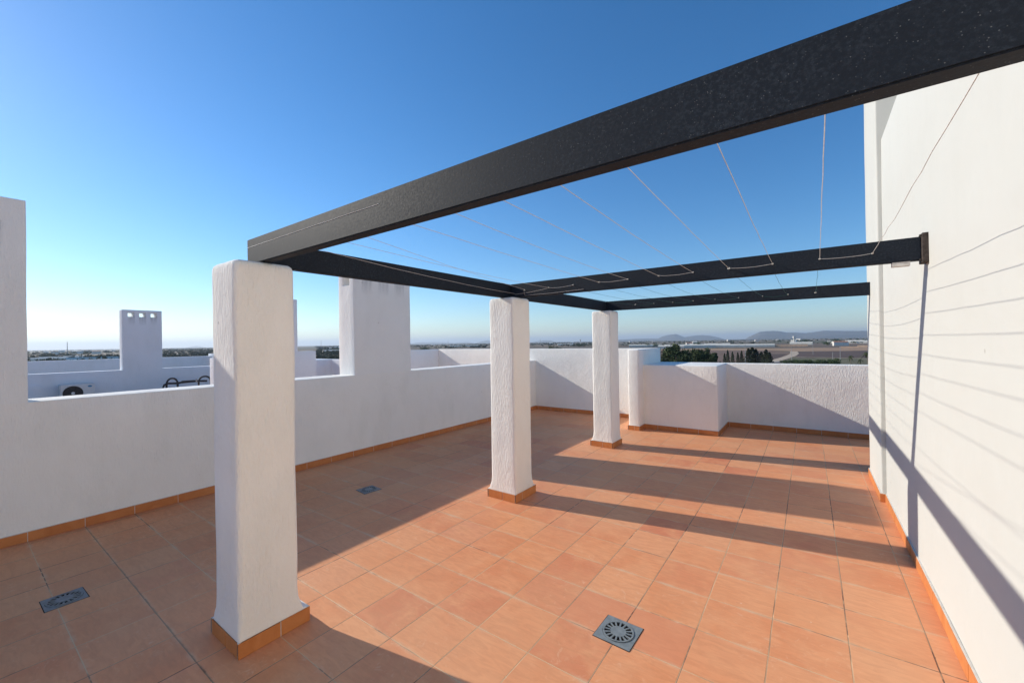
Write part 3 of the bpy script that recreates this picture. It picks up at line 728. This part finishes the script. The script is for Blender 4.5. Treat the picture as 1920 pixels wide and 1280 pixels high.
for i in range(28):
    px = rr.choice([rr.uniform(1165, 1635), rr.uniform(1165, 1635), rr.uniform(60, 215), rr.uniform(600, 640), rr.uniform(1000, 1110), rr.uniform(775, 915)])
    d = rr.uniform(900, 3200)
    houses.append((px, house(px, d, rr.uniform(8, 18), rr.uniform(7, 11), rr.uniform(3.5, 7), rr.uniform(-.5, .5), label='x', roof=rr.choice(['roof', 'house', 'film']))))
order_labels(houses, 'tiny pale far house')
def tower_far(px, dist, h):
    p = bearing(px, dist); bm = bmesh.new(); add_tube(bm, [(0,0,0), (0,0,h*.7), (0,0,h*.72), (0,0,h)], [1.2, 1.1, 2.6, 2.6], 12)
    o = obj('water_tower', bm, M['house']); o.location = p; return o
tag(tower_far(1489, 1050, 15), 'small white water tower above the sand-coloured walls', 'water tower')
tag(tower_far(1088, 1500, 18), 'white tower on the horizon between the middle and farthest pillars', 'tower')
def mast(px, dist, h, label, r=.25, group=None):
    p = bearing(px, dist); bm = bmesh.new(); add_tube(bm, [(0,0,0), (0,0,h)], [r, r*.6], 6)
    for z in (.96, .9): add_tube(bm, [(-h*.035,0,h*z), (h*.035,0,h*z)], r*.4, 5)
    o = obj('utility_pole', bm, M['pole']); o.location = p; return tag(o, label, 'pole', group)
mast(126, 900, 22, 'thin mast on the horizon left of the three-vent chimney', .5)
mast(602, 1200, 24, 'thin mast on the horizon right of the nearest pillar', .5)
mast(840, 1400, 22, 'thin mast above the back wall left of the middle pillar', .5)
mast(1013, 1300, 20, 'thin mast above the back wall right of the middle pillar', .5)
pp = 'utility poles in the fields'
for px, d, h, lb in ((1397, 195, 8.6, 'grey pole standing beside the dark cypresses'), (1524, 330, 9, 'tall thin pole in the middle of the dark field'), (1575, 230, 7, 'grey pole left of the two palms'), (1484, 250, 6, 'short pole at the bend of the dirt track'), (1561, 215, 5, 'short pole at the end of the orchard row')):
    mast(px, d, h, lb, .13, pp)

# ------------------------------------------------------------------ trees
def crown_mesh(kind, seed):
    r = random.Random(seed); bm = bmesh.new()
    def leafq(p, s):
        n = Vector((r.gauss(0,1), r.gauss(0,1), r.gauss(0,1)+.4)).normalized(); t = n.orthogonal().normalized(); t.rotate(Matrix.Rotation(r.uniform(0,6.28), 3, n)); b = n.cross(t)
        s1, s2 = s*r.uniform(.6,1.3), s*r.uniform(.35,.8)
        vs = [bm.verts.new(p+t*s1*a+b*s2*c) for a, c in ((-1,-.3),(0,-1),(1,.2),(.1,1))]; bm.faces.new(vs)
    if kind == 'pine':
        cl = []
        for i in range(46):
            a = r.uniform(0, 6.28); z = r.uniform(.16, .97); rad = .40*math.sqrt(max(.02, 1-((z-.55)/.46)**2))*r.uniform(.4, 1.05)
            cl.append((Vector((math.cos(a)*rad, math.sin(a)*rad, z)), r.uniform(.07, .14)))
        for c, s in cl:
            for k in range(120):
                d = Vector((r.gauss(0,1), r.gauss(0,1), r.gauss(0,.75))).normalized()*s*r.uniform(.45, 1.05); leafq(c+d, .028)
    elif kind == 'cypress':
        for i in range(2400):
            z = r.uniform(.05, 1)**.9; w = .16*(1-z)**.7+.012; a = r.uniform(0, 6.28); lump = 1+.25*math.sin(a*3+z*19+seed)+.15*math.sin(z*40+a)
            leafq(Vector((math.cos(a)*w*lump*r.uniform(.6,1), math.sin(a)*w*lump*r.uniform(.6,1), z)), .020)
    elif kind == 'bush':
        cl = [(Vector((r.uniform(-.42,.42), r.uniform(-.42,.42), r.uniform(.2,.75))), r.uniform(.16,.28)) for i in range(14)]
        for c, s in cl:
            for k in range(70):
                d = Vector((r.gauss(0,1), r.gauss(0,1), r.gauss(0,.8))).normalized()*s*r.uniform(.5,1.05); p = c+d; p.z = max(.03, p.z); leafq(p, .045)
    elif kind == 'palm':
        for i in range(30):
            a = r.uniform(0, 6.28); e = r.uniform(-.5, 1.2); L = .36; prev = Vector((0,0,.80))
            for k in range(1, 8):
                t = k/7; q = Vector((math.cos(a)*L*t*math.cos(e), math.sin(a)*L*t*math.cos(e), .80+L*(t*math.sin(e)-.75*t*t)))
                d = (q-prev).normalized(); s = Vector((-d.y, d.x, 0)).normalized() if abs(d.z) < .99 else Vector((1,0,0)); wd = .045*(1-t*.7)
                for sg in (-1, 1):
                    bm.faces.new([bm.verts.new(v) for v in (prev, q, q+s*sg*wd-Vector((0,0,wd*.6)), prev+s*sg*wd-Vector((0,0,wd*.6)))])
                prev = q
    me = bpy.data.meshes.new(kind+'_crown'); bm.to_mesh(me); bm.free(); me.materials.append(M[{'pine':'pine','cypress':'cypress','bush':'citrus','palm':'palm'}[kind]]); return me
def trunk_mesh(kind, seed):
    r = random.Random(seed); bm = bmesh.new()
    if kind == 'pine':
        add_tube(bm, [(0,0,0), (.01,0,.2), (-.01,.01,.45), (.0,.0,.75)], [.03,.024,.018,.006], 8)
        for i in range(6):
            a = i*1.05+r.random(); z = .25+.07*i; add_tube(bm, [(0,0,z), (math.cos(a)*.15, math.sin(a)*.15, z+.1), (math.cos(a)*.27, math.sin(a)*.27, z+.2)], [.011,.008,.003], 5)
    elif kind == 'palm': add_tube(bm, [(0,0,0), (.01,0,.3), (0,.01,.6), (0,0,.81)], [.035,.028,.026,.03], 8)
    else: add_tube(bm, [(0,0,0), (0,0,.3), (0,0,.8)], [.02,.015,.004], 6)
    me = bpy.data.meshes.new(kind+'_trunk'); bm.to_mesh(me); bm.free(); me.materials.append(M['bark']); return me
CM = {k: [(crown_mesh(k, s), trunk_mesh(k, s)) for s in (1, 2, 3)] for k in ('pine', 'cypress', 'bush', 'palm')}
NM = {'pine': 'pine_tree', 'cypress': 'cypress_tree', 'bush': 'leafy_tree', 'palm': 'palm_tree'}
tn = [0]
def tree(kind, px, dist, h, label, wd=1.0, group=None, cat='tree'):
    tn[0] += 1; v = CM[kind][tn[0] % 3]
    t = thing(NM[kind], label, cat, bearing(px, dist), group); t.rotation_euler.z = tn[0]*1.7; t.scale = (h*wd, h*wd, h)
    a = bpy.data.objects.new('crown', v[0]); b = bpy.data.objects.new('trunk', v[1])
    for o in (a, b): COL.objects.link(o); o.parent = t
    return t
def top_h(px, py, dist):     # how tall a thing must stand at that distance to reach that line
    return (EYE.z-GROUND)+(horizon(px)-py)/FPX*dist*math.cos(math.atan((px-960)/FPX))
def T(kind, px, py, dist, label, wd=1.0, **kw): return tree(kind, px, dist, top_h(px, py, dist), label, wd, **kw)
T('pine', 1267, 648, 105, 'tallest round-crowned dark pine behind the low wall', .95)
T('pine', 1256, 656, 112, 'round dark pine at the left edge of the clump', .9)
T('pine', 1327, 660, 115, 'dark pine on the right flank of the clump', .9)
T('pine', 1248, 672, 95, 'low dark pine at the left foot of the tallest one', .55)
T('pine', 1297, 657, 112, 'middle dark pine right of the tallest one', .85)
T('bush', 1262, 674, 98, 'low green shrub under the tallest pine', 1.3)
T('bush', 1304, 676, 104, 'low green shrub under the middle pines', 1.4)
T('pine', 1308, 662, 120, 'dark pine wedged between the middle and the second tallest', .8)
T('pine', 1318, 653, 118, 'second tallest round pine, right end of the clump', .78)
T('pine', 1334, 668, 110, 'small low pine at the right end of the clump', .6)
T('pine', 1283, 668, 100, 'small dark pine filling the middle of the clump', .7)
cyp = [(1358,662,'small lone cypress left of the cypress row'),(1364,656,'slim pointed cypress, leftmost tall one'),(1373,659,'slender cypress second from the left'),(1383,660,'thin cypress before the dense group'),(1390,657,'narrow cypress just left of the grey pole'),(1403,653,'broad dark cypress right of the grey pole'),(1410,651,'tallest cypress of the dense group'),(1417,654,'dark cypress in the middle of the dense group'),(1427,659,'rounded cypress near the right end'),(1436,655,'pointed cypress near the right end'),(1442,660,'last cypress at the right end of the row')]
for px, py, lb in cyp: T('cypress', px, py, 190+(px % 7)*2, lb, .95 if px < 1395 else 1.9, group='cypresses along the field')
ORD = 'first second third fourth fifth sixth seventh eighth ninth tenth eleventh twelfth thirteenth fourteenth fifteenth'.split()
for i in range(15):
    px = 1468+i*7.2; T('bush', px, 673.5+random.uniform(-1.5, 2), 208+random.uniform(-4, 4), ORD[i]+' bushy green orchard tree from the left in the row beyond the low wall', 1.25, group='orchard trees beyond the low wall')
T('bush', 1563, 669, 196, 'taller green tree at the right end of the orchard row', .9)
T('palm', 1595, 664, 205, 'thin palm with a small dark head at right', .75)
T('palm', 1627, 657, 200, 'palm at far right close to the white building corner', 1.2)
T('palm', 1612, 672, 195, 'short palm between the two taller ones', 1.0)
T('bush', 1036, 645.5, 330, 'dark round tree just above the back wall', .85)

r2 = random.Random(11)
farlist = []
for i in range(64):
    z = r2.random()
    px = r2.uniform(1165, 1640) if z < .5 else r2.uniform(55, 220) if z < .72 else r2.uniform(300, 395) if z < .78 else r2.uniform(596, 640) if z < .86 else r2.uniform(770, 918) if z < .93 else r2.uniform(1000, 1108)
    d = r2.uniform(600, 2200) if px > 1100 else r2.uniform(480, 1600)
    farlist.append((px, tree('bush', px, d, r2.uniform(4, 8), 'x', r2.uniform(1.0, 2.2), group='scattered trees on the plain')))
order_labels(farlist, 'far tree')
# tree belts that read as one mass
bm = bmesh.new()
for i in range(5200):
    px = r2.choice([r2.uniform(20, 222), r2.uniform(20, 222), r2.uniform(296, 400), r2.uniform(596, 640)])
    d = r2.uniform(340, 420) if r2.random() < .45 else r2.uniform(430, 800)
    if noise.noise(Vector((px*.05, d*.02, 3))) < -.12: continue
    p = bearing(px, d); h = r2.uniform(2, 5.5)*(1 if d > 430 else .6); q0 = p+Vector((r2.uniform(-4, 4), r2.uniform(-4, 4), 0))
    vs = [bm.verts.new(q0+Vector((r2.uniform(-2, 2), r2.uniform(-2, 2), r2.uniform(0, h)))) for q in range(4)]
    for f in ((0,1,2),(0,2,3),(0,1,3)): bm.faces.new([vs[q] for q in f])
for i in range(7000):
    px = r2.choice([r2.uniform(1165, 1640), r2.uniform(-100, 220), r2.uniform(290, 400), r2.uniform(590, 650), r2.uniform(765, 920), r2.uniform(995, 1110)])
    d = r2.uniform(900, 6000); d = 900+(int((d-900)/420))*420+r2.uniform(0, 60)
    if noise.noise(Vector((px*.02, d*.01, 0))) < -.05: continue
    p = bearing(px, d); h = r2.uniform(3, 7); s = r2.uniform(3, 8)
    vs = [bm.verts.new(p+Vector((r2.uniform(-s, s), r2.uniform(-s, s), r2.uniform(0, h)))) for q in range(4)]
    for f in ((0,1,2),(0,2,3),(0,1,3)): bm.faces.new([vs[q] for q in f])
tag(obj('far_trees', bm, M['cypress'], base=(0, 900, GROUND)), 'dark belts of distant trees across the plain', 'woodland', kind='stuff')

# ------------------------------------------------------------------ mountains
def mountain(pts, dist, depth, seed):
    bm = bmesh.new(); cols = []
    P = []
    for i in range(len(pts)-1):
        (x0, y0), (x1, y1) = pts[i], pts[i+1]; n = max(2, int(abs(x1-x0)/1.6))
        for k in range(n): t = k/n; P.append((x0+(x1-x0)*t, y0+(y1-y0)*t))
    P.append(pts[-1]); NR = 16
    for px, py in P:
        c = bearing(px, dist); u = (c-Vector((0,0,c.z))).normalized(); u.z = 0; u.normalize()
        H = max(5, (horizon(px)-py)/FPX*dist*math.cos(math.atan((px-960)/FPX))+11)
        col = []
        for k in range(NR+1):
            t = k/NR*2-1; q = c+u*depth*t
            f = (1-abs(t))**1.15
            nz = noise.fractal(Vector((q.x/900+seed, q.y/900, 0)), 1.0, 2.0, 5)
            z = GROUND-2+H*f*(1+.22*nz*(1 if abs(t) > .08 else .15))
            col.append(bm.verts.new((q.x+nz*60, q.y+nz*60, z)))
        cols.append(col)
    for a, b in zip(cols, cols[1:]):
        for k in range(NR): bm.faces.new((a[k], b[k], b[k+1], a[k+1]))
    bmesh.ops.recalc_face_normals(bm, faces=bm.faces)
    tag(obj('hills', bm, M['hill'], smooth=60), kind='structure')
mountain([(1385,640),(1395,637),(1403,632),(1412,627.5),(1425,622),(1437,620.5),(1450,620),(1463,620.5),(1475,623),(1490,623),(1510,624),(1525,622.5),(1545,619.5),(1575,620),(1610,620),(1650,619),(1720,621),(1800,628)], 9000, 1800, 1)
mountain([(1120,641),(1160,636.5),(1190,635),(1215,634.5),(1232,634.5),(1240,630.5),(1250,628),(1266,626),(1274,628),(1284,631.5),(1295,630),(1306,628.5),(1318,628),(1332,629),(1345,632),(1360,636),(1380,640)], 11000, 1500, 4)
mountain([(985,643),(1003,640),(1017,638),(1031,638),(1042,641),(1055,643.5),(1090,641)], 13500, 1500, 6)
mountain([(690,648),(740,645),(770,643.5),(790,641.5),(815,641),(835,641.5),(855,642.5),(873,641),(890,643),(900,640),(911,638),(925,642),(960,644)], 15000, 1600, 8)
mountain([(330,655),(350,651),(366,648),(385,651),(420,653),(470,651),(600,650)], 17000, 1600, 9)

# ------------------------------------------------------------------ haze
k = bpy.data.materials.new('haze'); k.use_nodes = True; t = k.node_tree; t.nodes.clear()
o = t.nodes.new('ShaderNodeOutputMaterial'); v = t.nodes.new('ShaderNodeVolumePrincipled')
v.inputs['Color'].default_value = (.76, .87, 1, 1); v.inputs['Density'].default_value = .000092; v.inputs['Anisotropy'].default_value = .3
t.links.new(v.outputs[0], o.inputs['Volume'])
bm = bmesh.new(); add_box(bm, -31000, 31000, -31000, 31000, GROUND-1, 300)
tag(obj('haze', bm, k), 'thin pale blue haze lying over the plain', 'haze', kind='stuff')
